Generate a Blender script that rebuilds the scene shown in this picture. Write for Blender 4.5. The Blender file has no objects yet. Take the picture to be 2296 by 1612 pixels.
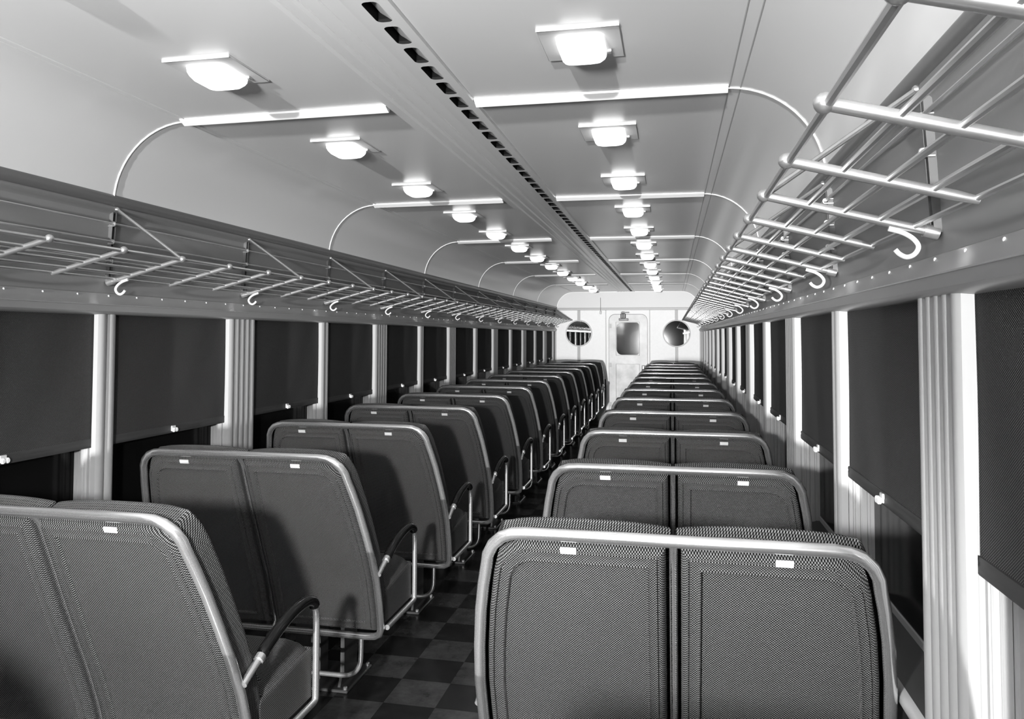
import bpy, math, random
from mathutils import Vector, Matrix
random.seed(7)
SC = bpy.context.scene
COL = SC.collection
PI = math.pi
C = -0.815                      # X of the car's centre line
YE = 14.05                      # end bulkhead
YB = -6.0                       # wall behind the camera
P = 1.883                       # two windows
ORD = ['first', 'second', 'third', 'fourth', 'fifth', 'sixth', 'seventh', 'eighth', 'ninth', 'tenth', 'eleventh',
       'twelfth', 'thirteenth', 'fourteenth', 'fifteenth', 'sixteenth', 'seventeenth']

# ------------------------------------------------------------------ mesh helpers
class MB:
    def __init__(self):
        self.v = []; self.f = []; self.uv = {}
    def add(self, vs, fs, uv=None):
        o = len(self.v)
        self.v += [tuple(p) for p in vs]
        self.f += [tuple(i + o for i in q) for q in fs]
        if uv:
            for i, t in enumerate(uv): self.uv[o + i] = t
    def box(self, x0, x1, y0, y1, z0, z1, b=0.0):
        if b <= 0:
            vs = [(x, y, z) for x in (x0, x1) for y in (y0, y1) for z in (z0, z1)]
            self.add(vs, [(0, 1, 3, 2), (4, 6, 7, 5), (0, 4, 5, 1), (2, 3, 7, 6), (0, 2, 6, 4), (1, 5, 7, 3)])
            return
        cx, cy, cz = (x0 + x1) / 2, (y0 + y1) / 2, (z0 + z1) / 2
        hx, hy, hz = abs(x1 - x0) / 2, abs(y1 - y0) / 2, abs(z1 - z0) / 2
        b = min(b, hx * .9, hy * .9, hz * .9)
        vs = []; idx = {}
        for sx in (-1, 1):
            for sy in (-1, 1):
                for sz in (-1, 1):
                    for a in range(3):
                        e = [hx - b, hy - b, hz - b]; e[a] += b
                        idx[(sx, sy, sz, a)] = len(vs)
                        vs.append((cx + sx * e[0], cy + sy * e[1], cz + sz * e[2]))
        fs = []
        S = (-1, 1)
        for s in S:
            fs.append([idx[(s, a, b2, 0)] for a, b2 in ((-1, -1), (1, -1), (1, 1), (-1, 1))])
            fs.append([idx[(a, s, b2, 1)] for a, b2 in ((-1, -1), (1, -1), (1, 1), (-1, 1))])
            fs.append([idx[(a, b2, s, 2)] for a, b2 in ((-1, -1), (1, -1), (1, 1), (-1, 1))])
        for a in S:
            for c in S:
                fs.append([idx[(a, c, -1, 0)], idx[(a, c, 1, 0)], idx[(a, c, 1, 1)], idx[(a, c, -1, 1)]])
                fs.append([idx[(a, -1, c, 0)], idx[(a, 1, c, 0)], idx[(a, 1, c, 2)], idx[(a, -1, c, 2)]])
                fs.append([idx[(-1, a, c, 1)], idx[(1, a, c, 1)], idx[(1, a, c, 2)], idx[(-1, a, c, 2)]])
        for a in S:
            for c in S:
                for d in S:
                    fs.append([idx[(a, c, d, 0)], idx[(a, c, d, 1)], idx[(a, c, d, 2)]])
        self.add(vs, fs)
    def tube(self, path, r, n=10, cap=True, closed=False):
        pts = [Vector(p) for p in path]; m = len(pts)
        rs = r if isinstance(r, (list, tuple)) else [r] * m
        tang = []
        for i in range(m):
            if closed: t = pts[(i + 1) % m] - pts[i - 1]
            else: t = pts[min(i + 1, m - 1)] - pts[max(i - 1, 0)]
            tang.append(t.normalized())
        a = Vector((0, 0, 1)) if abs(tang[0].z) < .9 else Vector((1, 0, 0))
        nrm = (a - tang[0] * a.dot(tang[0])).normalized()
        vs = []
        for i in range(m):
            nrm = (nrm - tang[i] * nrm.dot(tang[i])).normalized()
            bn = tang[i].cross(nrm)
            for k in range(n):
                q = 2 * PI * k / n
                vs.append(pts[i] + (nrm * math.cos(q) + bn * math.sin(q)) * rs[i])
        fs = []
        for i in range(m if closed else m - 1):
            j = (i + 1) % m
            for k in range(n):
                fs.append((i * n + k, i * n + (k + 1) % n, j * n + (k + 1) % n, j * n + k))
        if cap and not closed:
            fs.append(tuple(range(n - 1, -1, -1)))
            fs.append(tuple((m - 1) * n + k for k in range(n)))
        self.add(vs, fs)
    def sphere(self, c, r, n=10, m=7, sq=(1, 1, 1)):
        vs = [(c[0], c[1], c[2] + r * sq[2])]
        for i in range(1, m):
            t = PI * i / m
            for k in range(n):
                q = 2 * PI * k / n
                vs.append((c[0] + r * sq[0] * math.sin(t) * math.cos(q), c[1] + r * sq[1] * math.sin(t) * math.sin(q), c[2] + r * sq[2] * math.cos(t)))
        vs.append((c[0], c[1], c[2] - r * sq[2]))
        fs = [(0, 1 + k, 1 + (k + 1) % n) for k in range(n)]
        for i in range(m - 2):
            for k in range(n):
                a = 1 + i * n
                fs.append((a + k, a + n + k, a + n + (k + 1) % n, a + (k + 1) % n))
        a = 1 + (m - 2) * n
        fs += [(a + k, len(vs) - 1, a + (k + 1) % n) for k in range(n)]
        self.add(vs, fs)
    def extrude(self, prof, y0, y1, closed=False, caps=False):
        """prof: (x, z) points swept along Y"""
        n = len(prof)
        vs = [(x, y0, z) for x, z in prof] + [(x, y1, z) for x, z in prof]
        fs = [(i, (i + 1) % n, n + (i + 1) % n, n + i) for i in range(n if closed else n - 1)]
        if caps: fs += [tuple(range(n - 1, -1, -1)), tuple(range(n, 2 * n))]
        self.add(vs, fs)
    def prism(self, poly, z0, z1, caps=True):
        """poly: (x, y) points swept along Z"""
        n = len(poly)
        vs = [(x, y, z0) for x, y in poly] + [(x, y, z1) for x, y in poly]
        fs = [(i, (i + 1) % n, n + (i + 1) % n, n + i) for i in range(n)]
        if caps: fs += [tuple(range(n - 1, -1, -1)), tuple(range(n, 2 * n))]
        self.add(vs, fs)
    def disc(self, c, r, y0, y1, n=40):
        """cylinder with its axis along Y"""
        vs = []
        for y in (y0, y1):
            for k in range(n):
                q = 2 * PI * k / n
                vs.append((c[0] + r * math.cos(q), y, c[1] + r * math.sin(q)))
        fs = [(k, (k + 1) % n, n + (k + 1) % n, n + k) for k in range(n)] + [tuple(range(n - 1, -1, -1)), tuple(range(n, 2 * n))]
        self.add(vs, fs)
    def build(self, name, mat, parent=None, smooth=True, ang=38):
        me = bpy.data.meshes.new(name)
        me.from_pydata(self.v, [], self.f)
        if self.uv:
            ul = me.uv_layers.new(name='UVMap')
            for lp in me.loops:
                ul.data[lp.index].uv = self.uv.get(lp.vertex_index, (0, 0))
        me.materials.append(mat)
        if smooth:
            me.shade_smooth(); me.set_sharp_from_angle(angle=math.radians(ang))
        me.update()
        o = bpy.data.objects.new(name, me)
        COL.objects.link(o)
        if parent: o.parent = parent
        return o

def arcpts(pts, r, n=6):
    """round the inner corners of a polyline"""
    pts = [Vector(p) for p in pts]; out = [pts[0]]
    for i in range(1, len(pts) - 1):
        a, b, c = pts[i - 1], pts[i], pts[i + 1]
        rr = r[i] if isinstance(r, (list, tuple)) else r
        l1, l2 = (a - b).length, (c - b).length
        d = min(rr, l1 * .49, l2 * .49)
        p0 = b + (a - b).normalized() * d; p1 = b + (c - b).normalized() * d
        for k in range(n + 1):
            t = k / n
            out.append(p0 * (1 - t) ** 2 + b * 2 * t * (1 - t) + p1 * t ** 2)
    out.append(pts[-1])
    return out

def cr(pts, n=6):
    """Catmull-Rom through the points"""
    pts = [Vector(p) for p in pts]; out = []
    for i in range(len(pts) - 1):
        p0 = pts[i - 1] if i else pts[0] * 2 - pts[1]
        p1, p2 = pts[i], pts[i + 1]
        p3 = pts[i + 2] if i + 2 < len(pts) else pts[-1] * 2 - pts[-2]
        for k in range(n):
            t = k / n
            out.append(.5 * (2 * p1 + (p2 - p0) * t + (2 * p0 - 5 * p1 + 4 * p2 - p3) * t * t + (3 * p1 - p0 - 3 * p2 + p3) * t ** 3))
    out.append(pts[-1])
    return out

def interp(x, tab):
    if x <= tab[0][0]: return tab[0][1]
    for (a, fa), (b, fb) in zip(tab, tab[1:]):
        if x <= b: return fa + (fb - fa) * (x - a) / (b - a)
    return tab[-1][1]

# ------------------------------------------------------------------ object helpers
def tag(o, label=None, cat=None, group=None, kind=None):
    if label: o['label'] = label
    if cat: o['category'] = cat
    if group: o['group'] = group
    if kind: o['kind'] = kind
    return o
def thing(name, label, cat, loc=(0, 0, 0), group=None):
    o = bpy.data.objects.new(name, None); COL.objects.link(o)
    o.location = loc; o.empty_display_size = .1
    return tag(o, label, cat, group)
def dup(root, label, loc, rz=0.0):
    r = root.copy(); COL.objects.link(r); r.location = loc; r.rotation_euler = (0, 0, rz)
    r['label'] = label
    for ch in list(root.children):
        c = ch.copy(); COL.objects.link(c); c.parent = r
        for g in list(ch.children):
            d = g.copy(); COL.objects.link(d); d.parent = c
    return r
def struct(o): return tag(o, kind='structure')

# ------------------------------------------------------------------ materials
def mat(name, base, rough=.5, metal=0.0, spec=.5, noise=0.0, nscale=8.0, coat=0.0):
    m = bpy.data.materials.new(name); m.use_nodes = True
    nt = m.node_tree; b = nt.nodes['Principled BSDF']
    b.inputs['Base Color'].default_value = (base, base, base, 1)
    b.inputs['Roughness'].default_value = rough
    b.inputs['Metallic'].default_value = metal
    b.inputs['Specular IOR Level'].default_value = spec
    b.inputs['Coat Weight'].default_value = coat
    if noise:
        tc = nt.nodes.new('ShaderNodeTexCoord'); nz = nt.nodes.new('ShaderNodeTexNoise')
        nz.inputs['Scale'].default_value = nscale; nz.inputs['Detail'].default_value = 5
        mr = nt.nodes.new('ShaderNodeMapRange')
        mr.inputs['From Min'].default_value = .3; mr.inputs['From Max'].default_value = .7
        mr.inputs['To Min'].default_value = base * (1 - noise); mr.inputs['To Max'].default_value = base * (1 + noise)
        nt.links.new(tc.outputs['Object'], nz.inputs['Vector']); nt.links.new(nz.outputs['Fac'], mr.inputs['Value'])
        nt.links.new(mr.outputs['Result'], b.inputs['Base Color'])
    return m

def weave(name, lo, hi, pu, pv, bump=.3, rough=.85):
    m = bpy.data.materials.new(name); m.use_nodes = True
    nt = m.node_tree; N = nt.nodes; L = nt.links; b = N['Principled BSDF']
    uv = N.new('ShaderNodeUVMap'); uv.uv_map = 'UVMap'
    sp = N.new('ShaderNodeSeparateXYZ'); L.new(uv.outputs['UV'], sp.inputs[0])
    def cosine(out, p):
        a = N.new('ShaderNodeMath'); a.operation = 'MULTIPLY'; a.inputs[1].default_value = 2 * PI / p
        L.new(sp.outputs[out], a.inputs[0])
        c = N.new('ShaderNodeMath'); c.operation = 'COSINE'; L.new(a.outputs[0], c.inputs[0])
        return c
    u, v = cosine('X', pu), cosine('Y', pv)
    k = N.new('ShaderNodeMath'); k.operation = 'MULTIPLY'; L.new(u.outputs[0], k.inputs[0]); L.new(v.outputs[0], k.inputs[1])
    nz = N.new('ShaderNodeTexNoise'); nz.inputs['Scale'].default_value = 260; nz.inputs['Detail'].default_value = 2
    L.new(uv.outputs['UV'], nz.inputs['Vector'])
    ad = N.new('ShaderNodeMath'); ad.operation = 'MULTIPLY_ADD'; ad.inputs[1].default_value = .45
    L.new(nz.outputs['Fac'], ad.inputs[0]); L.new(k.outputs[0], ad.inputs[2])
    mr = N.new('ShaderNodeMapRange'); mr.inputs['From Min'].default_value = -.08; mr.inputs['From Max'].default_value = 1.2
    mr.inputs['To Min'].default_value = lo; mr.inputs['To Max'].default_value = hi
    L.new(ad.outputs[0], mr.inputs['Value'])
    L.new(mr.outputs['Result'], b.inputs['Base Color'])
    b.inputs['Roughness'].default_value = rough; b.inputs['Specular IOR Level'].default_value = .06
    bp = N.new('ShaderNodeBump'); bp.inputs['Strength'].default_value = bump; bp.inputs['Distance'].default_value = .002
    L.new(ad.outputs[0], bp.inputs['Height']); L.new(bp.outputs['Normal'], b.inputs['Normal'])
    return m

def emit(name, s):
    m = bpy.data.materials.new(name); m.use_nodes = True
    nt = m.node_tree; b = nt.nodes['Principled BSDF']
    b.inputs['Base Color'].default_value = (.8, .8, .8, 1)
    b.inputs['Emission Color'].default_value = (1, 1, 1, 1); b.inputs['Emission Strength'].default_value = s
    return m

M_CEIL = mat('ceiling_enamel', .72, .24, spec=.5)
M_FASCIA = mat('fascia_paint', .30, .34)
M_RACKPANEL = mat('rack_panel_paint', .23, .55, spec=.25)
M_DARKMOULD = mat('dark_moulding', .12, .35)
M_PILLAR = mat('pillar_paint', .34, .42)
M_WHITE = mat('end_wall_paint', .80, .45, noise=.02, nscale=30)
M_UPPER = mat('upper_bulkhead_paint', .56, .4)
M_TRIM = mat('trim_metal_paint', .60, .35)
M_GREYTRIM = mat('grey_trim', .36, .4)
M_BRACKET = mat('bracket_strap_paint', .08, .5)
M_PEDESTAL = mat('pedestal_metal', .10, .28, metal=.5)
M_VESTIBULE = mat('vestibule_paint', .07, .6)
M_CHROME = mat('chrome', .90, .19, metal=.88)
M_ALU = mat('satin_aluminium', .55, .30, metal=.85, noise=.06, nscale=60)
M_RODS = mat('rack_rod_steel', .66, .28, metal=.8)
M_BLACK = mat('black_rubber', .005, .14, spec=.5)
M_DARK = mat('dark_metal', .03, .4)
M_WAINSCOT = mat('dark_wainscot', .022, .42, spec=.35)
M_GLASS = mat('night_window_glass', .005, .12, spec=.12)
M_MIRROR = mat('mirror_silver', .86, .015, metal=1)
M_PLATE = mat('seat_check_plate', .86, .3)
M_LAMPPLATE = mat('lamp_plate', .55, .75, spec=.2)
M_BULB = emit('lamp_glass', 5.0)
M_BULB_DIM = emit('lamp_glass_dim', 2.0)
M_BULB_HOT = emit('lamp_glass_bright', 7.0)
M_DOOR = mat('door_enamel', .50, .38, noise=.22, nscale=4)
M_DOORPANEL = mat('door_panel_enamel', .42, .38, noise=.4, nscale=5)
M_SEAT = weave('seat_plush_weave', .004, .27, .0063, .0063, .3)
M_SHADE = weave('shade_cloth_weave', .016, .14, .0070, .0052, .3)
M_HEM = mat('shade_hem_cloth', .05, .7, spec=.2)
M_OPEN = mat('duct_interior', .006, .8, spec=.1)

def floor_mat():
    m = bpy.data.materials.new('checker_tile'); m.use_nodes = True
    nt = m.node_tree; N = nt.nodes; L = nt.links; b = N['Principled BSDF']
    T = .2286
    tc = N.new('ShaderNodeTexCoord'); mp = N.new('ShaderNodeMapping')
    mp.inputs['Location'].default_value = (1.207 / T + 20, -3.098 / T + 20, 0)
    mp.inputs['Scale'].default_value = (1 / T, 1 / T, 1 / T)
    L.new(tc.outputs['Object'], mp.inputs['Vector'])
    ck = N.new('ShaderNodeTexChecker'); ck.inputs['Scale'].default_value = 1.0
    ck.inputs['Color1'].default_value = (.018,) * 3 + (1,); ck.inputs['Color2'].default_value = (.052,) * 3 + (1,)
    # keep off the checker's z boundary
    cb = N.new('ShaderNodeVectorMath'); cb.operation = 'ADD'; cb.inputs[1].default_value = (0, 0, .5)
    L.new(mp.outputs['Vector'], cb.inputs[0]); L.new(cb.outputs['Vector'], ck.inputs['Vector'])
    nz = N.new('ShaderNodeTexNoise'); nz.inputs['Scale'].default_value = 9; nz.inputs['Detail'].default_value = 8; nz.inputs['Roughness'].default_value = .7
    L.new(tc.outputs['Object'], nz.inputs['Vector'])
    mr = N.new('ShaderNodeMapRange'); mr.inputs['From Min'].default_value = .3; mr.inputs['From Max'].default_value = .7
    mr.inputs['To Min'].default_value = .5; mr.inputs['To Max'].default_value = 1.6
    L.new(nz.outputs['Fac'], mr.inputs['Value'])
    mx = N.new('ShaderNodeMix'); mx.data_type = 'RGBA'; mx.blend_type = 'MULTIPLY'; mx.inputs['Factor'].default_value = 1
    L.new(ck.outputs['Color'], mx.inputs['A']); L.new(mr.outputs['Result'], mx.inputs['B'])
    # joints between the tiles
    L.new(mx.outputs['Result'], b.inputs['Base Color'])
    b.inputs['Roughness'].default_value = .24; b.inputs['Specular IOR Level'].default_value = .35
    return m
M_FLOOR = floor_mat()

def pane_mat():
    m = bpy.data.materials.new('door_pane_glass'); m.use_nodes = True
    nt = m.node_tree; N = nt.nodes; L = nt.links
    for n in list(N): N.remove(n)
    o = N.new('ShaderNodeOutputMaterial'); mx = N.new('ShaderNodeMixShader')
    t = N.new('ShaderNodeBsdfTransparent'); t.inputs['Color'].default_value = (.60, .60, .60, 1)
    g = N.new('ShaderNodeBsdfGlossy'); g.inputs['Roughness'].default_value = .05
    mx.inputs[0].default_value = .07
    L.new(t.outputs[0], mx.inputs[1]); L.new(g.outputs[0], mx.inputs[2]); L.new(mx.outputs[0], o.inputs['Surface'])
    return m
M_PANE = pane_mat()

# ------------------------------------------------------------------ shell: floor, ceiling, walls
m = MB(); m.box(C - 1.5, C + 1.5, YB, 15.5, -.06, 0)
struct(m.build('floor', M_FLOOR, smooth=False))

COVE = .985; CR = .31; CZ = 2.055       # cove arc centre (distance from centre line), radius, height
def side(s, d): return C + s * d
# the centre strip of the ceiling (duct) is cut out of the ceiling sheet
DUCT_L, DUCT_R = -.985, -.663
prof = []
for k in range(0, 13):
    q = PI - k * (PI / 2) / 12
    prof.append((side(-1, COVE) + CR * math.cos(q), CZ + CR * math.sin(q)))
prof += [(DUCT_L, 2.371)]
m = MB(); m.extrude(prof, YB, YE); 
prof = [(DUCT_R, 2.371)]
for k in range(0, 13):
    q = PI / 2 - k * (PI / 2) / 12
    prof.append((side(1, COVE) + CR * math.cos(q), CZ + CR * math.sin(q)))
m.extrude(prof, YB, YE)
struct(m.build('ceiling', M_CEIL, ang=60))

# air duct along the middle of the ceiling: ribs on the left, a row of slots on the right
duct = thing('air_duct', 'ribbed ceiling air duct running the length of the car, with a row of black slots', 'air duct', (C, 0, 2.366))
prof = [(DUCT_L, 2.373), (DUCT_L + .002, 2.364)]
x = DUCT_L + .036
for i in range(4):
    prof += [(x, 2.364 + i * .0006), (x + .009, 2.3695), (x + .012, 2.3695), (x + .021, 2.364 + i * .0006)]
    x += .050
prof += [(-.742, 2.366)]
m = MB(); m.extrude([(a - C, z - 2.366) for a, z in prof], YB, YE - .01)
m.extrude([(a - C, z - 2.366) for a, z in [(-.698, 2.366), (-.680, 2.3655), (-.678, 2.362), (-.666, 2.362), (DUCT_R, 2.373)]], YB, YE - .01)
m.build('duct_cover', M_CEIL, duct, ang=25)
m = MB(); mo = MB()
SP = .150; y = 1.827 - .150 * 26
while y < YE - .05:
    y0, y1 = y - .121, y            # the slot; then a bridge
    r = .016
    X0, X1, Z = -.742 - C, -.698 - C, 0.0
    m.add([(X0, y1, Z), (X1, y1, Z), (X1, y1 + .029, Z), (X0, y1 + .029, Z)], [(0, 1, 2, 3)])
    # rounded ends of the opening
    for ys, sg in ((y0, 1), (y1, -1)):
        fan = [(X0, ys, Z)] + [(X0 + r - r * math.cos(a * PI / 12), ys + sg * (r - r * math.sin(a * PI / 12)), Z) for a in range(7)]
        m.add(fan, [(0, i, i + 1) for i in range(1, 7)])
        fan = [(X1, ys, Z)] + [(X1 - r + r * math.cos(a * PI / 12), ys + sg * (r - r * math.sin(a * PI / 12)), Z) for a in range(7)]
        m.add(fan, [(0, i, i + 1) for i in range(1, 7)])
    # grey scoop rising to the left, black opening at its far side
    m.add([(X1, y0, Z), (X1, y1, Z), (X0 + .006, y1, .026), (X0 + .006, y0, .026)], [(0, 1, 2, 3)])
    mo.add([(X0, y0, Z), (X0, y1, Z), (X0, y1, .03), (X0, y0, .03), (X0 + .008, y0, .03), (X0 + .008, y1, .03)], [(0, 1, 2, 3), (3, 2, 5, 4)])
    for ys in (y0, y1):
        mo.add([(X0, ys, Z), (X1, ys, Z), (X0, ys, .03)], [(0, 1, 2)])
    y += SP
m.build('slot_strip', M_CEIL, duct, smooth=False)
mo.build('slot_opening', M_OPEN, duct, smooth=False)

# cross battens between duct and seams, thin ribs down the coves, long seams
nt_ = [0]
def trim_name():
    nt_[0] += 1
    return 'trim_%d' % nt_[0]
for k in range(-1, 6):
    Y = 2.522 + P * k
    for s in (-1, 1):
        m = MB()
        xa, xb = (DUCT_L, side(-1, COVE + .005)) if s < 0 else (DUCT_R, side(1, COVE + .012))
        p = [(Y - .022, 2.374), (Y - .020, 2.366), (Y + .010, 2.352), (Y + .016, 2.356), (Y + .018, 2.374)]
        n = len(p)
        m.add([(xa, a, z - (0.003 if z < 2.37 else 0)) for a, z in p] + [(xb, a, z - .006) for a, z in p], [(i, i + 1, n + i + 1, n + i) for i in range(n - 1)] + [tuple(range(n)), tuple(range(2 * n - 1, n - 1, -1))])
        struct(m.build(trim_name(), M_TRIM, smooth=False))
        m = MB()
        pa = []
        for j in range(0, 19):
            q = (PI / 2) * (1 - j / 18)
            pa.append((side(s, COVE + (CR - .001) * math.cos(q)), Y + .012, CZ + (CR - .001) * math.sin(q)))
        m.tube(pa, .0036, 6)
        struct(m.build(trim_name(), M_TRIM))
for s, ds, mm in ((-1, (.970, .997), M_TRIM), (1, (1.001, 1.037), M_GREYTRIM)):
    for d in ds:
        z = 2.3645 if d < .985 else CZ + math.sqrt(CR * CR - (d - COVE) ** 2)
        m = MB(); m.tube([(side(s, d), YB, z), (side(s, d), YE, z)], .0026, 6)
        struct(m.build(trim_name(), mm))

# cornice under the cove: dark nose, rack back panel, bevelled fascia
for s in (-1, 1):
    cn = 'left' if s < 0 else 'right'
    m = MB()
    m.extrude([(side(s, d), z) for d, z in [(1.298, 2.10), (1.290, 2.093), (1.284, 2.083), (1.284, 2.066), (1.290, 2.056), (1.300, 2.05)]], YB, YE)
    struct(m.build(trim_name(), M_DARKMOULD, ang=50))
    m = MB()
    m.extrude([(side(s, d), z) for d, z in [(1.302, 2.056), (1.292, 2.050), (1.289, 2.040), (1.294, 2.030), (1.308, 2.024), (1.312, 2.02), (1.328, 1.718), (1.325, 1.714)]], YB, YE)
    struct(m.build(trim_name(), M_RACKPANEL, ang=50))
    m = MB()
    m.extrude([(side(s, d), z) for d, z in [(1.325, 1.716), (1.318, 1.713), (1.309, 1.697), (1.288, 1.674), (1.284, 1.671), (1.284, 1.668), (1.287, 1.667),
              (1.294, 1.645), (1.300, 1.640), (1.312, 1.634), (1.335, 1.632), (1.45, 1.632)]], YB, YE)
    fas = struct(m.build(trim_name(), M_FASCIA, ang=30))
    # screw heads in a row above the bevel
    y = 0.66
    first = None
    while y < 13.9:
        if first is None:
            m = MB(); m.sphere((0, 0, 0), .0045, 8, 5, (.6, 1, 1))
            first = m.build('screw_head', M_PLATE, fas); first.location = (side(s, 1.3135), y, 1.7045)
        else:
            c = first.copy(); COL.objects.link(c); c.parent = fas; c.location = (side(s, 1.3135), y, 1.7045)
        y += .157

# pillars
pillars = []
k = -5
while True:
    a = 2.50 + P * k
    if a > YE - .1: break
    if a > YB: pillars.append((a, 2))
    b = 3.374 + P * k
    if YB < b < YE - .3: pillars.append((b, 5))
    k += 1
FD = 1.32                        # pillar face, distance from centre line
def pillar(s, a, nf):
    w = .0465
    poly = []
    for i in range(nf):
        for j in range(7):
            if j == 0 and i: continue
            t = j / 6
            poly.append((FD - .0085 * math.sin(PI * t) ** .7, a + (i + t) * w))
    b = a + nf * w
    rev = [(FD, 0), (FD + .019, .001), (FD + .020, .010), (FD + .033, .010), (FD + .034, .001), (FD + .038, .001), (FD + .040, .004), (FD + .043, .001), (FD + .052, .001), (FD + .054, .005),
           (FD + .057, .001), (FD + .072, .001), (FD + .074, .006), (FD + .080, .006), (FD + .082, 0), (FD + .115, 0)]
    far = [(d, b - o) for d, o in rev[1:]]
    near = [(d, a + o) for d, o in reversed(rev[1:])]
    pts = poly + far + near
    m = MB(); m.prism([(side(s, d), y) for d, y in pts], .762, 1.655)
    struct(m.build(trim_name(), M_PILLAR, ang=30))
for s in (-1, 1):
    for a, nf in pillars: pillar(s, a, nf)
    m = MB()   # solid wall behind the last pillar and below the sill
    m.box(side(s, 1.335), side(s, 1.46), 13.893, YE + .02, .77, 1.66)
    struct(m.build(trim_name(), M_PILLAR, smooth=False))
    m = MB()
    m.extrude([(side(s, d), z) for d, z in [(1.45, .800), (1.425, .796), (1.40, .790), (1.345, .778), (1.318, .772), (1.312, .768), (1.312, .742), (1.318, .735), (1.318, .20), (1.25, .18), (1.24, .02), (1.24, 0)]], YB, YE)
    struct(m.build('wall_left' if s < 0 else 'wall_right', M_WAINSCOT, ang=30))
    m = MB()
    m.extrude([(side(s, d), z) for d, z in [(1.318, .773), (1.306, .771), (1.300, .764), (1.299, .754), (1.303, .745), (1.313, .741)]], YB, YE)
    struct(m.build(trim_name(), M_GREYTRIM, ang=40))

# windows and their roller shades
holes = []
edges = sorted((a, a + nf * .0465) for a, nf in pillars)
for (a0, a1), (b0, b1) in zip(edges, edges[1:]): holes.append((a1, b0))
wn = 0
shade_kinds = {}
def shade_mesh(L):
    ys = [-.5 * L + L * i / 24 for i in range(25)]
    zs = [.012 + (.505 - .012) * j / 16 for j in range(17)]
    vs = []; uv = []; fs = []
    for j, z in enumerate(zs):
        for i, y in enumerate(ys):
            t = (y / L + .5)
            w = .0015 * math.sin(9 * t + 4 * z) * math.sin(PI * t) + .0012 * math.sin(17 * (t - .6 * z))
            vs.append((w * .8, y, z)); uv.append((y, z))
    for j in range(16):
        for i in range(24):
            q = j * 25 + i
            fs.append((q, q + 1, q + 26, q + 25))
    n = len(vs)
    vs += [(x + .0012, y, z) for x, y, z in vs]; uv += uv
    fs += [tuple(n + i for i in reversed(q)) for q in list(fs)]
    m = MB(); m.add(vs, fs, uv)
    return m
def make_shade(s, L, label, loc):
    t = thing('window_shade', label, 'window shade', loc, 'roller shades along the %s wall' % ('left' if s < 0 else 'right'))
    shade_mesh(L).build('shade_cloth', M_SHADE, t)
    i = -s                      # towards the room
    m = MB()
    pr = [(-.002, .030), (.004, .030), (.0055, .024), (.004, .018), (.0065, .012), (.0065, .002), (.003, -.004), (-.003, -.004), (-.004, .004), (-.004, .026)]
    m.extrude([(i * a, z) for a, z in pr], -L / 2, L / 2, closed=True, caps=True)
    m.build('hem_bar', M_HEM, t)
    m = MB()
    m.box(i * .005, i * .011, -.014, .014, .004, .028, .002)
    pl = m.build('shade_pull', M_TRIM, t)
    for dy in (-.0085, .0085):
        m = MB()
        n = 14
        vs = []
        for xx, r in ((.010, .0055), (.014, .0095), (.020, .0095), (.0225, .007)):
            for q in range(n):
                vs.append((i * xx, dy + r * math.cos(2 * PI * q / n) * .8, .010 + r * math.sin(2 * PI * q / n)))
        fs = [(a * n + q, a * n + (q + 1) % n, (a + 1) * n + (q + 1) % n, (a + 1) * n + q) for a in range(3) for q in range(n)]
        fs.append(tuple(3 * n + q for q in range(n)))
        m.add(vs, fs)
        m.build('pull_knob', M_PLATE, pl)
    return t
for s in (-1, 1):
    cnt = 0
    wall = 'left' if s < 0 else 'right'
    wide = {}
    for (y0, y1) in holes:
        wn += 1
        m = MB(); m.box(side(s, 1.408), side(s, 1.424), y0 - .002, y1 + .002, .785, .812, .002)
        fr = struct(m.build('window_%d' % wn, M_GREYTRIM))
        m = MB(); m.box(side(s, 1.412), side(s, 1.418), y0 - .004, y1 + .004, .80, 1.66)
        m.build('window_pane', M_GLASS, fr, smooth=False)
        if s < 0 and y0 < 1.0: continue
        if s > 0 and y0 < .5: continue
        L = y1 - y0 + .012
        zb = 1.132 + random.uniform(-.006, .010)
        loc = (side(s, FD + .026), (y0 + y1) / 2, zb)
        lab = 'dark woven roller shade pulled low, %s from the camera along the %s wall' % (ORD[cnt], wall)
        cnt += 1
        key = round(L, 2)
        if key not in wide: wide[key] = make_shade(s, L, lab, loc)
        else: dup(wide[key], lab, loc)

# ------------------------------------------------------------------ ceiling lamps
def make_lamp(label, loc):
    t = thing('ceiling_lamp', label, 'ceiling lamp', loc, 'lit ceiling lamps')
    m = MB(); m.box(-.11, .11, -.113, .113, -.0035, .004, .0015)
    m.build('mounting_plate', M_LAMPPLATE, t)
    m = MB(); m.box(-.11, .11, -.1150, -.1125, -.0055, .003)
    m.build('plate_edge', M_TRIM, t, smooth=False)
    # moulded glass bowl with a stepped, rounded body
    m = MB()
    def ring(hx, hy, z, r):
        o = []
        for cx, cy, a0 in ((hx - r, hy - r, 0), (-hx + r, hy - r, 90), (-hx + r, -hy + r, 180), (hx - r, -hy + r, 270)):
            for k in range(5):
                q = math.radians(a0 + 22.5 * k)
                o.append((cx + r * math.cos(q), cy + r * math.sin(q), z))
        return o
    R = [ring(.064, .070, -.006, .008), ring(.063, .069, -.020, .010), ring(.060, .064, -.030, .014), ring(.052, .055, -.0405, .018), ring(.040, .044, -.0455, .02)]
    n = len(R[0])
    vs = [p for q in R for p in q]
    fs = [(a * n + k, a * n + (k + 1) % n, (a + 1) * n + (k + 1) % n, (a + 1) * n + k) for a in range(len(R) - 1) for k in range(n)]
    fs.append(tuple((len(R) - 1) * n + k for k in range(n)))
    m.add(vs, fs)
    g = m.build('lamp_glass', M_BULB, t)
    m = MB(); m.box(.066, .078, .045, .062, -.012, -.003, .002); m.build('clasp', M_GREYTRIM, t)
    return t
lamp0 = None
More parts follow.
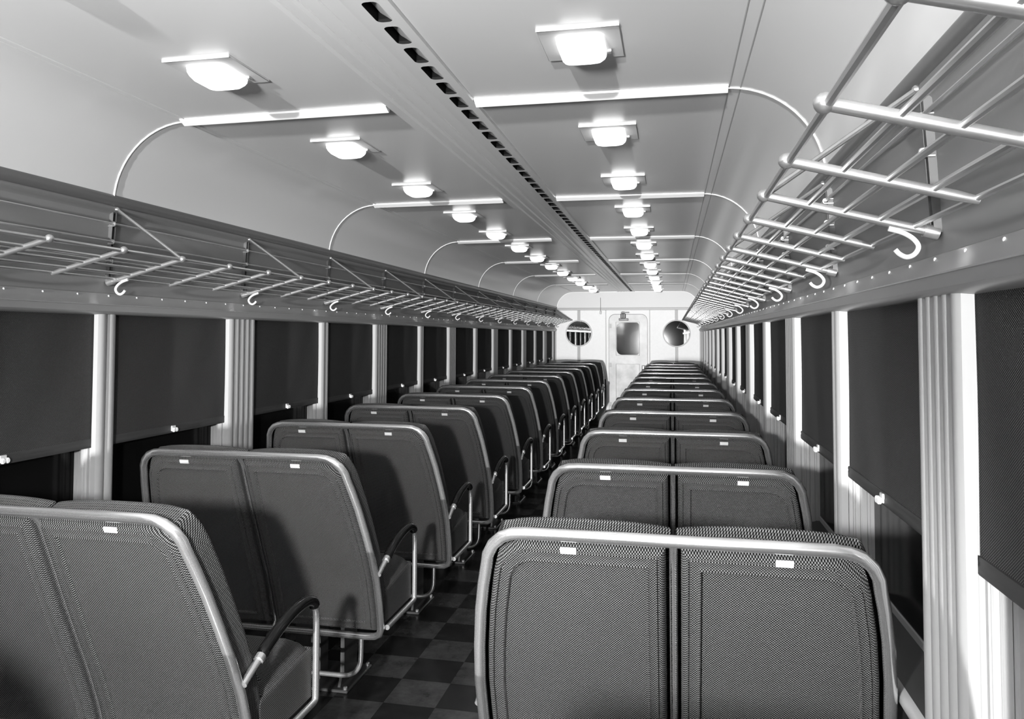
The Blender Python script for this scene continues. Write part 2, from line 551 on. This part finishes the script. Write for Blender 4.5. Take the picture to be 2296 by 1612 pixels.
for xl, row in ((-1.362, 'left'), (-.240, 'right')):
    n = 0
    for k in range(-2, 13):
        Y = 2.068 + .9415 * k
        if k < 0: lab = 'ceiling lamp out of the picture overhead, %s row, %s' % (row, 'behind the camera' if k == -2 else 'just ahead of the camera')
        else:
            lab = 'glowing glass ceiling lamp, %s from the camera in the row %s of the air duct' % (ORD[n], row); n += 1
        if lamp0 is None: lamp0 = lo = make_lamp(lab, (xl, Y, 2.3655))
        else: lo = dup(lamp0, lab, (xl, Y, 2.3655))
        if k < 3 or k > 9:
            for ch in lo.children:
                if ch.name.startswith('lamp_glass'):
                    ch.material_slots[0].link = 'OBJECT'; ch.material_slots[0].material = M_BULB_DIM if k < 3 else M_BULB_HOT

# ------------------------------------------------------------------ luggage racks
for s in (-1, 1):
    wall = 'left' if s < 0 else 'right'
    t = thing('luggage_rack', 'metal rod luggage rack with coat hooks along the %s wall' % wall, 'luggage rack', (C, 0, 1.755), 'luggage racks')
    Z0 = 1.755
    def L3(d, y, z): return (s * d, y, z - Z0)
    fd, fz, bd, bz = 1.003, 1.840, 1.318, 1.757
    def bar_pt(u): return fd + (bd - fd) * u, fz + (bz - fz) * u
    bars = [(j, 2.547 + .3138 * j) for j in range(-7, 37) if 2.547 + .3138 * j < 13.98]
    proto_s = proto_l = None
    for j, y in bars:
        long = (j % 3 == 0)
        pr = proto_l if long else proto_s
        if pr is None:
            m = MB()
            u1 = 1.0 if long else .885
            (d0, z0), (d1, z1) = bar_pt(0), bar_pt(u1)
            pts = [(d0 + (d1 - d0) * q / 8, z0 + (z1 - z0) * q / 8) for q in range(9)]
            rr = [.0092] * 9 if long else [.0092] * 8 + [.0065]
            m.tube([L3(d, 0, z) for d, z in pts], rr, 12)
            o = m.build('cross_bar', M_ALU, t)
            m = MB(); m.sphere(L3(d0 - .004, 0, z0 + .001), .0135, 12, 8)
            m.build('bar_cap', M_ALU, o)
            if long:
                m = MB()                       # wall socket
                m.tube([L3(1.296, 0, bar_pt(.93)[1]), L3(1.322, 0, 1.7555)], .0135, 12)
                m.build('wall_socket', M_ALU, o)
            if long: proto_l = o
            else: proto_s = o
            o.location = (0, y, 0)
        else:
            o = pr.copy(); COL.objects.link(o); o.parent = t; o.location = (0, y, 0)
            for ch in pr.children:
                c = ch.copy(); COL.objects.link(c); c.parent = o
    y0, y1 = .30, 13.96
    for u in (0.0, .26, .47, .68, .875):
        d, z = bar_pt(u)
        m = MB(); m.tube([L3(d, y0, z + (.003 if u else 0)), L3(d, y1, z + (.003 if u else 0))], .0066 if u == 0 else .0055, 8)
        m.build('shelf_rod', M_RODS, t)
    for z in (1.983, 1.914, 1.838):
        d = 1.290 + (2.0 - z) * .05
        m = MB(); m.tube([L3(d, y0, z), L3(d, y1, z)], .0045, 8)
        m.build('wall_rod', M_RODS, t)
    pb = pc = ph = None
    for j, y in bars:
        if j % 3: continue
        if pb is None:
            m = MB()
            za, zb = 1.757, 2.045
            w = .009
            for yy, dd in ((-w, .016), (w, .016)):
                m.add([L3(1.3275, yy - .0012, za), L3(1.3275 - dd, yy - .0012, za), L3(1.310 - dd, yy - .0012, zb), L3(1.312, yy - .0012, zb),
                       L3(1.3275, yy + .0012, za), L3(1.3275 - dd, yy + .0012, za), L3(1.310 - dd, yy + .0012, zb), L3(1.312, yy + .0012, zb)],
                      [(0, 1, 2, 3), (7, 6, 5, 4), (0, 4, 5, 1), (1, 5, 6, 2), (2, 6, 7, 3), (3, 7, 4, 0)])
            m.add([L3(1.326, -w, za), L3(1.326, w, za), L3(1.3105, w, zb), L3(1.3105, -w, zb)], [(0, 1, 2, 3)])
            pb = m.build('wall_bracket', M_BRACKET, t, smooth=False)
            for z in (1.983, 1.914, 1.838):
                d = 1.290 + (2.0 - z) * .05
                m = MB()
                m.tube(arcpts([L3(1.315, -.012, z + .006), L3(d - .007, -.012, z + .006), L3(d - .007, -.012, z - .008), L3(1.315, -.012, z - .008)], .007, 4), .0028, 6)
                m.tube([L3(d - .006, -.014, z - .001), L3(d - .006, .014, z - .001)], .0022, 6)
                m.build('rod_clip', M_ALU, pb)
            pb.location = (0, y, 0)
            m = MB()
            m.tube([L3(1.287, 0, 2.040), L3(1.285, 0, 2.038), L3(fd + .004, 0, fz + .006)], .0062, 8)
            m.sphere(L3(1.288, 0, 2.040), .010, 8, 6)
            pc = m.build('brace_rod', M_ALU, t); pc.location = (0, y, 0)
            m = MB()
            hp = cr([L3(1.232, 0, 1.7675), L3(1.258, 0, 1.7590), L3(1.277, 0, 1.7465), L3(1.286, 0, 1.731), L3(1.279, 0, 1.7165), L3(1.265, 0, 1.711), L3(1.252, 0, 1.717), L3(1.244, 0, 1.726)], 5)
            m.tube(hp, .0048, 8)
            ph = m.build('coat_hook', M_TRIM, t); ph.location = (0, y, 0)
        else:
            for pr in (pb, pc, ph):
                o = pr.copy(); COL.objects.link(o); o.parent = t; o.location = (0, y, 0)
                for ch in pr.children:
                    c = ch.copy(); COL.objects.link(c); c.parent = o

# ------------------------------------------------------------------ seats
YT = [(.34, .292), (.37, .284), (.45, .258), (.5, .243), (.6, .206), (.7, .163), (.8, .121), (.9, .081), (1.0, .041), (1.06, .018), (1.102, 0.0), (1.16, -.022)]
HW = [(.36, .462), (.45, .468), (.6, .471), (.7, .469), (.8, .460), (.9, .447), (1.0, .428), (1.045, .414), (1.06, .407), (1.075, .396), (1.087, .380), (1.095, .364), (1.100, .345), (1.102, .330)]
HWF = [(.36, .455), (.45, .462), (.6, .467), (.7, .466), (.8, .458), (.9, .446), (1.0, .428), (1.03, .418), (1.06, .404), (1.072, .397), (1.080, .388)]
def yt(z): return interp(z, YT) - .5
def nb(z):      # unit normal of the back plane, pointing to the passenger behind
    dy = (yt(z + .03) - yt(z - .03)) / .06
    l = math.hypot(1, dy)
    return (-1 / l, dy / l)
def on_back(x, z, h):
    n = nb(z); return (x, yt(z) + h * n[0], z + h * n[1])
SARC = {}
def arc(z):
    return (z - .36) * 1.085
def pad(sx, inner, outer, z0, z1, H, sgn, E, skirt, crown=0.0, ni=12, nj=24, RC=.07, EX=()):
    """upholstered panel following the back: |x| runs from inner to outer(z); H(d) height over distance from the edge.
    RC: radius of the seam's outer top corner, EX: extra rows and columns near that corner"""
    EO = list(E) + list(EX)
    def spread(lo, hi, EL, ER, n):
        return [lo + e for e in EL] + [lo + EL[-1] + (hi - lo - EL[-1] - ER[-1]) * q / n for q in range(1, n)] + [hi - e for e in reversed(ER)]
    rows = spread(z0, z1, E, EO, nj)
    vs = []; uv = []
    nc = 0
    for z in rows:
        dr = min(z - z0, z1 - z)
        xo = outer(z)
        xs = spread(inner, xo, E, EO, ni)
        nc = len(xs)
        for x in xs:
            dc = min(x - inner, xo - x)
            d = min(dr, dc)
            a_, b_ = z1 - z, outer(min(z, z1 - RC)) - x
            if a_ < RC and b_ < RC:
                d = min(d, max(0, RC - math.hypot(RC - a_, RC - b_)))
            t = (x - inner) / max(xo - inner, 1e-6)
            zz = z + crown * (1 - abs(2 * t - 1) ** 2.6) * max(0, (z - .95) / (z1 - .95))
            vs.append(on_back(sx * x, zz, sgn * H(d))); uv.append((sx * x, arc(z)))
    nr = len(rows)
    fs = [(r * nc + c, r * nc + c + 1, (r + 1) * nc + c + 1, (r + 1) * nc + c) for r in range(nr - 1) for c in range(nc - 1)]
    # skirt down to the frame plane
    loop = [c for c in range(nc)] + [r * nc + nc - 1 for r in range(1, nr)] + [(nr - 1) * nc + c for c in range(nc - 2, -1, -1)] + [r * nc for r in range(nr - 2, 0, -1)]
    base = len(vs)
    for i in loop:
        z = rows[i // nc]
        x = vs[i][0]
        zz = z + (crown * (1 - abs(2 * ((abs(x) - inner) / max(outer(z) - inner, 1e-6)) - 1) ** 2.6) * max(0, (z - .95) / (z1 - .95)))
        vs.append(on_back(x, zz, sgn * skirt)); u = uv[i]; uv.append((u[0] + .02, u[1] + .02))
    k = len(loop)
    fs += [(loop[i], loop[(i + 1) % k], base + (i + 1) % k, base + i) for i in range(k)]
    m = MB(); m.add(vs, fs, uv)
    return m
HB = [(0, -.006), (.004, .004), (.010, .0105), (.0155, .0115), (.0175, .0065), (.0195, .0118), (.024, .0112), (.036, .0108), (.0395, .0142), (.042, .0130), (.0445, .0030), (.06, .0030), (.2, .0060)]
HF = [(0, .076), (.0025, .084), (.007, .085), (.010, .080), (.03, .091), (.06, .100), (.12, .106), (.3, .106)]

def make_seat(label, loc):
    t = thing('coach_seat', label, 'coach seat', loc, 'double coach seats')
    xs = .482
    # chrome back frame: top rail, sides, bottom rail
    half = [(interp(z, HW), z) for z in (.385, .42, .5, .6, .7, .8, .9, .97, 1.02)]
    half += [(.4165, 1.045), (.402, 1.071), (.380, 1.090), (.354, 1.0995), (.325, 1.102)]
    bot = [(.40, .346), (.435, .349), (.455, .360)]
    path = []
    for x, z in bot + half: path.append((x, z))
    for x in (.2, .0, -.2): path.append((x, 1.102))
    for x, z in reversed(bot + half): path.append((-x, z))
    path += [(-.2, .346), (0, .346), (.2, .346)]
    m = MB(); m.tube([on_back(x, z, .004) for x, z in path], .0142, 14, closed=True)
    m.build('back_frame', M_CHROME, t)
    m = MB(); m.tube([on_back(0, z, h) for z, h in ((.35, .004), (.37, -.016), (.45, -.020), (.55, -.020), (.65, -.020), (.75, -.020), (.85, -.020), (.95, -.020), (1.03, -.019), (1.065, -.012), (1.085, -.003), (1.10, .003))], .0095, 10)
    m.build('centre_post', M_CHROME, t)
    E = [0, .002, .004, .007, .010, .013, .0155, .0175, .0195, .024, .036, .038, .0395, .042, .0445, .05]
    for sx in (-1, 1):
        pad(sx, .0165, lambda z: interp(z, HW) - .020, .372, 1.081, lambda d: interp(d, HB), 1, E, -.036, RC=.105, EX=[.05 + .0035 * q for q in range(1, 17)]).build('back_panel', M_SEAT, t, ang=70)
        EF = [0, .0012, .0025, .005, .007, .010, .02, .03, .045, .06, .08]
        pad(sx, .006, lambda z: interp(z, HWF), .40, 1.078, lambda d: interp(d, HF), -1, EF, .006, .012).build('back_cushion', M_SEAT, t, ang=50)
        m = MB()
        z = 1.070
        n = nb(z)
        q = [on_back(sx * .229 + dx, z + dz, h) for h in (.0095, .0135) for dx, dz in ((-.018, -.0068), (.018, -.0068), (.018, .0068), (-.018, .0068))]
        m.add(q, [(0, 1, 2, 3), (7, 6, 5, 4), (0, 4, 5, 1), (1, 5, 6, 2), (2, 6, 7, 3), (3, 7, 4, 0)])
        q = [on_back(sx * .229 + dx, z + dz, h) for h in (.0135, .0148) for dx, dz in ((-.018, -.0006), (.018, -.0006), (.018, .0010), (-.018, .0010))]
        m.add(q, [(7, 6, 5, 4), (0, 4, 5, 1), (1, 5, 6, 2), (2, 6, 7, 3), (3, 7, 4, 0)])
        m.build('number_plate', M_PLATE, t, smooth=False)
        # seat cushion: welted box with a crowned top
        ex = [0, .003, .007, .011, .03, .06, .10]
        ix, ox, ya, yb = .004, .466, .315 - .5, .628 - .5
        xs_ = [ix + e for e in ex] + [ix + .10 + (ox - ix - .20) * q / 8 for q in range(1, 8)] + [ox - e for e in reversed(ex)]
        ys_ = [ya + e for e in ex] + [ya + .10 + (yb - ya - .20) * q / 6 for q in range(1, 6)] + [yb - e for e in reversed(ex)]
        HC = [(0, 0), (.003, .007), (.007, .007), (.011, .002), (.03, .030), (.06, .056), (.10, .070), (.3, .078)]
        vs = []; uv = []; fs = []
        for y in ys_:
            for x in xs_:
                d = min(x - ix, ox - x, y - ya, yb - y)
                vs.append((sx * x, y, .515 + interp(d, HC) + .03 * (y - ya) / (yb - ya))); uv.append((sx * x, y))
        nc = len(xs_); nr = len(ys_)
        fs = [(r * nc + c, r * nc + c + 1, (r + 1) * nc + c + 1, (r + 1) * nc + c) for r in range(nr - 1) for c in range(nc - 1)]
        loop = [c for c in range(nc)] + [r * nc + nc - 1 for r in range(1, nr)] + [(nr - 1) * nc + c for c in range(nc - 2, -1, -1)] + [r * nc for r in range(nr - 2, 0, -1)]
        b = len(vs)
        for i in loop:
            vs.append(vs[i]); uv.append((uv[i][0] + uv[i][1], vs[i][2]))
        for i in loop:
            x, y, z = vs[i]; vs.append((x, y, .395)); uv.append((x + y, .395))
        k = len(loop)
        fs += [(b + i, b + (i + 1) % k, b + k + (i + 1) % k, b + k + i) for i in range(k)]
        fs.append(tuple(b + k + i for i in range(k)))
        m = MB(); m.add(vs, fs, uv); m.build('seat_cushion', M_SEAT, t, ang=50)
        # armrest: chrome loop with a black sleeve
        X = sx * xs
        ap = [(.197, .622), (.235, .640), (.275, .656), (.33, .681), (.40, .705), (.48, .721), (.55, .722), (.595, .708), (.618, .678), (.624, .64), (.625, .56), (.625, .43)]
        ap = cr([(X, y - .5, z) for y, z in ap], 4) + arcpts([(X, .125, .42), (X, .125, .384), (X, -.205, .384)], .05, 6)
        m = MB(); m.tube(ap, .0108, 10)
        arm = m.build('armrest', M_CHROME, t)
        sp = cr([(X, y - .5, z) for y, z in [(.288, .662), (.33, .681), (.40, .705), (.48, .721), (.55, .722), (.595, .708), (.612, .688)]], 5)
        m = MB(); m.tube(sp, [.013] + [.0175] * (len(sp) - 2) + [.014], 12)
        m.build('arm_sleeve', M_BLACK, arm)
        m = MB()
        a_ = Vector((X, .272 - .5, .655)); b_ = Vector((X, .288 - .5, .6625))
        m.tube([a_, b_], .0145, 12); m.build('sleeve_ferrule', M_CHROME, arm)
    # side rail plates under the cushions
    m = MB(); m.box(-.455, .455, -.19, .125, .362, .398, .004); m.build('seat_base', M_DARK, t)
    # foot rest loop for the passenger behind
    fp = arcpts([(.378, -.213, .348), (.372, -.205, .178), (-.372, -.205, .178), (-.378, -.213, .348)], .17, 10)
    m = MB(); m.tube(fp, .0098, 10); m.build('foot_rest', M_CHROME, t)
    # pedestal on a bolted floor plate
    m = MB()
    for sx in (-1, 1):
        m.prism([(sx * .172, .06), (sx * .186, .06), (sx * .186, .20), (sx * .172, .20)], .05, .345)
        pts = [(.03, .012), (.24, .012), (.205, .06), (.20, .345), (.06, .345), (.055, .06)]
        v0 = [(sx * .170, y, z) for y, z in pts] + [(sx * .182, y, z) for y, z in pts]
        n = len(pts)
        m.add(v0, [(i, (i + 1) % n, n + (i + 1) % n, n + i) for i in range(n)] + [tuple(range(n)), tuple(range(2 * n - 1, n - 1, -1))])
    m.box(-.19, .19, .06, .20, .30, .364)
    m.box(-.06, .06, .09, .17, .012, .30)
    m.build('pedestal', M_PEDESTAL, t, smooth=False)
    m = MB(); m.box(-.225, .225, .005, .285, 0, .013, .004)
    bp = m.build('floor_plate', M_PEDESTAL, t)
    for x in (-.21, .21):
        for y in (.02, .27):
            m = MB(); m.tube([(x, y, .012), (x, y, .022), (x, y, .026)], [.0095, .0095, .006], 10)
            m.build('plate_bolt', M_CHROME, bp)
    m = MB(); m.box(-.30, -.13, .02, .10, .315, .350, .004); m.box(.13, .24, .02, .10, .305, .340, .004)
    m.build('swivel_latch', M_DARK, t)
    return t
seat0 = None
for xc, y0, row in ((-1.617, 1.675, 'left'), (0.0, 1.695, 'right')):
    for k in range(-1, 13):
        if k == 12:
            lab = 'dark coach seat facing the camera against the end wall, %s of the aisle' % row
            loc = (xc if row == 'left' else .02, 13.27, 0); rz = PI
        else:
            lab = 'dark woven double coach seat, %s from the camera in the row %s of the aisle' % (ORD[k] if k else 'nearest', row)
            if k == -1: lab = 'coach seat below the lower edge of the picture, %s of the aisle, beside the camera' % row
            if k == 0: lab = 'dark woven double coach seat, the nearest to the camera %s of the aisle' % row
            loc = (xc, y0 + .955 * k + .5, 0); rz = 0
        if seat0 is None: seat0 = o = make_seat(lab, loc)
        else: o = dup(seat0, lab, loc, rz)
        o.scale = (1.018, 1, 1) if row == 'left' else (1, 1, 1)
        if o is not seat0:
            if k == 12: o.scale = (.90, 1, .972)
            elif row == 'right' and k == 0: o.scale = (1, 1, 1.011)

# ------------------------------------------------------------------ end bulkhead
def rrect(x0, x1, z0, z1, r, n=8):
    """rounded rectangle outline; r = radii (bottom-left, bottom-right, top-right, top-left)"""
    o = []
    for cx, cz, a0, rr in ((x0, z0, 180, r[0]), (x1, z0, 270, r[1]), (x1, z1, 0, r[2]), (x0, z1, 90, r[3])):
        sx = 1 if cx == x0 else -1; sz = 1 if cz == z0 else -1
        if rr <= 0: o.append((cx, cz)); continue
        for k in range(n + 1):
            a = math.radians(a0 + 90 * k / n)
            o.append((cx + sx * rr + rr * math.cos(a), cz + sz * rr + rr * math.sin(a)))
    return o
def densify(p, step=.01):
    o = []
    for a, b in zip(p, p[1:] + p[:1]):
        l = math.hypot(b[0] - a[0], b[1] - a[1]); n = max(1, int(l / step))
        for k in range(n): o.append((a[0] + (b[0] - a[0]) * k / n, a[1] + (b[1] - a[1]) * k / n))
    return o
def radial(p, c, n=160):
    q = sorted((math.atan2(z - c[1], x - c[0]), math.hypot(x - c[0], z - c[1])) for x, z in densify(p))
    q = [(q[-1][0] - 2 * PI, q[-1][1])] + q + [(q[0][0] + 2 * PI, q[0][1])]
    o = []
    for k in range(n):
        a = -PI + 2 * PI * k / n
        r = interp(a, q)
        o.append((c[0] + r * math.cos(a), c[1] + r * math.sin(a)))
    return o
def holed(m, outer, inner, c, y0, y1, n=160):
    A = radial(outer, c, n); B = radial(inner, c, n)
    vs = [(x, y0, z) for x, z in A] + [(x, y0, z) for x, z in B] + [(x, y1, z) for x, z in A] + [(x, y1, z) for x, z in B]
    fs = []
    for k in range(n):
        j = (k + 1) % n
        fs += [(k, j, n + j, n + k), (2 * n + j, 2 * n + k, 3 * n + k, 3 * n + j), (n + k, n + j, 3 * n + j, 3 * n + k), (j, k, 2 * n + k, 2 * n + j)]
    m.add(vs, fs)
DL, DR, DT = -1.141, -.438, 1.954
m = MB()
opening = rrect(DL, DR, -.02, DT, (0, 0, .115, .115))
holed(m, [(C - 1.42, -.03), (C + 1.42, -.03), (C + 1.42, 2.45), (C - 1.42, 2.45)], opening, ((DL + DR) / 2, .95), YE, YE + .05, 320)
struct(m.build('wall_far', M_WHITE, smooth=False))
for x0, x1 in ((C - 1.40, DL - .05), (DR + .05, C + 1.40)):
    m = MB(); m.box(x0, x1, YE - .012, YE, 0, .757, .002); struct(m.build(trim_name(), M_WAINSCOT))
m = MB()        # bulkhead panel above the beam, its top following the ceiling
up = [(C - 1.30, 2.066), (C + 1.30, 2.066)] + [(C + COVE - .01 + CR * math.cos(k * PI / 20), CZ + .005 + (CR - .012) * math.sin(k * PI / 20)) for k in range(1, 11)] + [(C - COVE + .01 - CR * math.cos(k * PI / 20), CZ + .005 + (CR - .012) * math.sin(k * PI / 20)) for k in range(10, 0, -1)]
n = len(up)
m.add([(x, YE - .008, z) for x, z in up] + [(x, YE, z) for x, z in up], [tuple(range(n))] + [(i, (i + 1) % n, n + (i + 1) % n, n + i) for i in range(n)])
struct(m.build(trim_name(), M_UPPER, smooth=False))
m = MB()        # beam across the top of the bulkhead
m.box(C - 1.31, C + 1.31, YE - .022, YE, 2.026, 2.066, .004)
m.box(C - 1.31, C + 1.31, YE - .028, YE, 2.060, 2.072, .003)
struct(m.build(trim_name(), M_GREYTRIM))
for x in (-1.693, .079):
    m = MB(); m.box(x - .027, x + .027, YE - .006, YE, .757, 2.026)
    for dx in (-.022, 0, .022): m.tube([(x + dx, YE - .006, .757), (x + dx, YE - .006, 2.026)], .0045, 6)
    struct(m.build(trim_name(), M_GREYTRIM))
for x in (DL - .052, DR + .040):
    m = MB(); m.box(x - .007, x + .007, YE - .008, YE, .757, 2.026, .002); struct(m.build(trim_name(), M_GREYTRIM))
for x0, x1 in ((DL - .042, DL - .006), (DR + .006, DR + .030)):
    m = MB(); m.box(x0, x1, YE - .006, YE, .757, 1.80, .002); struct(m.build(trim_name(), M_WHITE))
for s in (-1, 1):
    m = MB(); m.box(side(s, 1.30), side(s, 1.345), YE - .03, YE, .757, 1.64, .004); struct(m.build(trim_name(), M_GREYTRIM))
# door
m = MB()
dc = ((-1.01 - .583) / 2, 1.50)
win = rrect(-1.000, -.592, 1.206, 1.799, (.10, .05, .05, .10))
holed(m, rrect(DL + .005, DR - .005, .004, DT - .006, (0, 0, .11, .11)), win, dc, YE + .006, YE + .044, 320)
door = struct(m.build('door_1', M_DOOR, smooth=False))
m = MB()
m.tube([(x, YE + .005, z) for x, z in rrect(-1.010, -.583, 1.197, 1.808, (0, 0, 0, 0))], .0035, 6, closed=True)
m.build('window_moulding', M_DARK, door)
m = MB()
m.tube([(x, YE + .003, z) for x, z in rrect(DL + .002, DR - .002, .01, DT - .003, (0, 0, .112, .112))], .0045, 6, closed=True)
m.build('door_edge', M_DARK, door)
m = MB(); m.box(-1.006, -.588, YE + .022, YE + .027, 1.20, 1.804); m.build('door_pane', M_PANE, door, smooth=False)
m = MB(); m.box(-1.008, -.588, YE + .003, YE + .007, .18, 1.036, .001); pn = m.build('lower_panel', M_DOORPANEL, door)
m = MB(); m.tube([(x, YE + .004, z) for x, z in rrect(-1.010, -.586, .178, 1.038, (0, 0, 0, 0))], .003, 6, closed=True); m.build('panel_moulding', M_DARK, pn)
for z in (1.735, 1.02, .30):
    m = MB(); m.box(DL - .008, DL + .048, YE - .002, YE + .008, z - .038, z + .038, .002); m.build('hinge', M_GREYTRIM, door)
m = MB(); m.box(-.545, -.455, YE - .006, YE + .008, .90, 1.018, .003); lk = m.build('lock_plate', M_DARK, door)
m = MB(); m.box(-.520, -.508, YE - .018, YE - .006, .93, 1.0, .002); m.box(-.490, -.470, YE - .014, YE - .006, .975, .985, .002); m.build('latch', M_CHROME, lk)
m = MB()
m.box(-.955, -.780, YE - .040, YE + .006, 1.833, 1.876, .005)
clo = m.build('door_closer', M_DARK, door)
m = MB(); m.box(-.925, -.830, YE - .045, YE + .006, 1.87, 1.965, .012); m.build('closer_body', M_DARK, clo)
m = MB(); m.tube([(-.876, YE - .047, 1.885), (-.876, YE - .047, 1.955)], .0085, 8); m.build('closer_tube', M_CHROME, clo)
m = MB(); m.box(-.915, -.765, YE - .052, YE - .034, 1.972, 1.992, .003); m.box(-.90, -.85, YE - .05, YE - .01, 1.96, 2.0, .004); m.build('closer_arm', M_DARK, clo)
# round mirrors
for x, lab in ((-1.693, 'round framed mirror on the end wall left of the door'), (.079, 'round framed mirror on the end wall right of the door')):
    t = thing('wall_mirror', lab, 'mirror', (x, YE - .013, 1.600), 'round mirrors on the end wall')
    m = MB(); m.disc((0, 0), .228, -.012, .004, 64); m.build('mirror_glass', M_MIRROR, t)
    m = MB(); m.tube([(.236 * math.cos(2 * PI * k / 64), -.010, .236 * math.sin(2 * PI * k / 64)) for k in range(64)], .0115, 10, closed=True)
    m.build('mirror_frame', M_TRIM, t)
# emergency cord
t = thing('emergency_cord', 'short hanging pull cord with a handle near the top of the end wall', 'pull cord', (-1.287, YE - .045, 1.955))
m = MB(); m.tube([(0, 0, .05), (0, 0, .30)], .003, 6); m.tube([(0, 0, .295), (0, .045, .30)], .003, 6); m.build('cord', M_DARK, t)
m = MB(); m.tube(arcpts([(-.010, 0, .055), (-.012, 0, 0), (.012, 0, 0), (.010, 0, .055)], .008, 4), .004, 6); m.tube([(-.010, 0, .055), (.010, 0, .055)], .004, 6); m.build('cord_handle', M_GREYTRIM, t)

# vestibule behind the door
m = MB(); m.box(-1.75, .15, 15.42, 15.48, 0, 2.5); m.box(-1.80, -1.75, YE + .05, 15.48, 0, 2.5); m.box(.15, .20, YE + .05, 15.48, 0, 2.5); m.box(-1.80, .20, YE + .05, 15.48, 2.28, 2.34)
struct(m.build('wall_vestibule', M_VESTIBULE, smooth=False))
m = MB(); pts = rrect(-.83, -.50, .95, 1.66, (.14, .14, .16, .16))
n = len(pts)
m.add([(x, 15.40, z) for x, z in pts] + [(x, 15.42, z) for x, z in pts], [tuple(range(n))] + [(i, (i + 1) % n, n + (i + 1) % n, n + i) for i in range(n)])
struct(m.build('window_%d' % (wn + 1), M_GLASS, smooth=False))

# ------------------------------------------------------------------ light
def area(name, loc, target, size, power):
    l = bpy.data.lights.new(name, 'AREA'); l.shape = 'DISK'; l.size = size; l.energy = power
    o = bpy.data.objects.new(name, l); COL.objects.link(o); o.location = loc
    o.rotation_euler = (Vector(target) - Vector(loc)).to_track_quat('-Z', 'Y').to_euler()
    return o
# the photographer's lamps beside the camera: one on the seats, one bounced off the ceiling
def spot(name, loc, target, power, angle, blend, size):
    l = bpy.data.lights.new(name, 'SPOT'); l.energy = power; l.spot_size = math.radians(angle); l.spot_blend = blend; l.shadow_soft_size = size
    o = bpy.data.objects.new(name, l); COL.objects.link(o); o.location = loc
    o.rotation_euler = (Vector(target) - Vector(loc)).to_track_quat('-Z', 'Y').to_euler()
spot('seat_lamp', (-.58, -.30, 1.60), (-.70, 2.3, .65), 490, 76, .6, .07)
area('bounce_lamp', (-.80, -1.10, 1.62), (-.80, .10, 2.6), .35, 90).data.spread = math.radians(95)
# the photographer's long-throw lamp at the open rear end of the car, low, shining along the aisle
l = bpy.data.lights.new('beam_lamp', 'SPOT'); l.energy = 22000; l.shadow_soft_size = .12
l.spot_size = math.radians(24); l.spot_blend = .25
o = bpy.data.objects.new('beam_lamp', l); COL.objects.link(o); o.location = (-.75, -14.0, 1.16)
o.rotation_euler = Vector((0, 1, .022)).to_track_quat('-Z', 'Y').to_euler()
l = bpy.data.lights.new('vestibule_lamp', 'POINT'); l.energy = 1.2; l.shadow_soft_size = .08
o = bpy.data.objects.new('vestibule_lamp', l); COL.objects.link(o); o.location = (-1.05, 14.8, 2.15)

w = bpy.data.worlds.new('night'); SC.world = w; w.use_nodes = True
w.node_tree.nodes['Background'].inputs['Color'].default_value = (.004, .004, .004, 1)

# ------------------------------------------------------------------ camera
cam = bpy.data.cameras.new('camera'); co = bpy.data.objects.new('camera', cam); COL.objects.link(co)
th, pt, rl = math.radians(11.9075), math.radians(2.1926), math.radians(.133)
c_, s_, cp, sp_ = math.cos(th), math.sin(th), math.cos(pt), math.sin(pt)
F = Vector((-s_ * cp, c_ * cp, sp_)); R = Vector((c_, s_, 0)); U = Vector((s_ * sp_, -c_ * sp_, cp))
R2 = R * math.cos(rl) + U * math.sin(rl); U2 = U * math.cos(rl) - R * math.sin(rl)
mx = Matrix((R2, U2, -F)).transposed().to_4x4(); mx.translation = Vector((0, 0, 1.556))
co.matrix_world = mx
cam.sensor_fit = 'HORIZONTAL'; cam.sensor_width = 36; cam.lens = 36 * 1702 / 2296
cam.shift_y = (687.0 - 806.0) / 2296
cam.clip_start = .05; cam.clip_end = 100
SC.camera = co
SC.view_settings.view_transform = 'Standard'; SC.view_settings.look = 'None'
SC.view_settings.exposure = 0.0; SC.view_settings.gamma = 1.0
SC.view_settings.use_curve_mapping = False
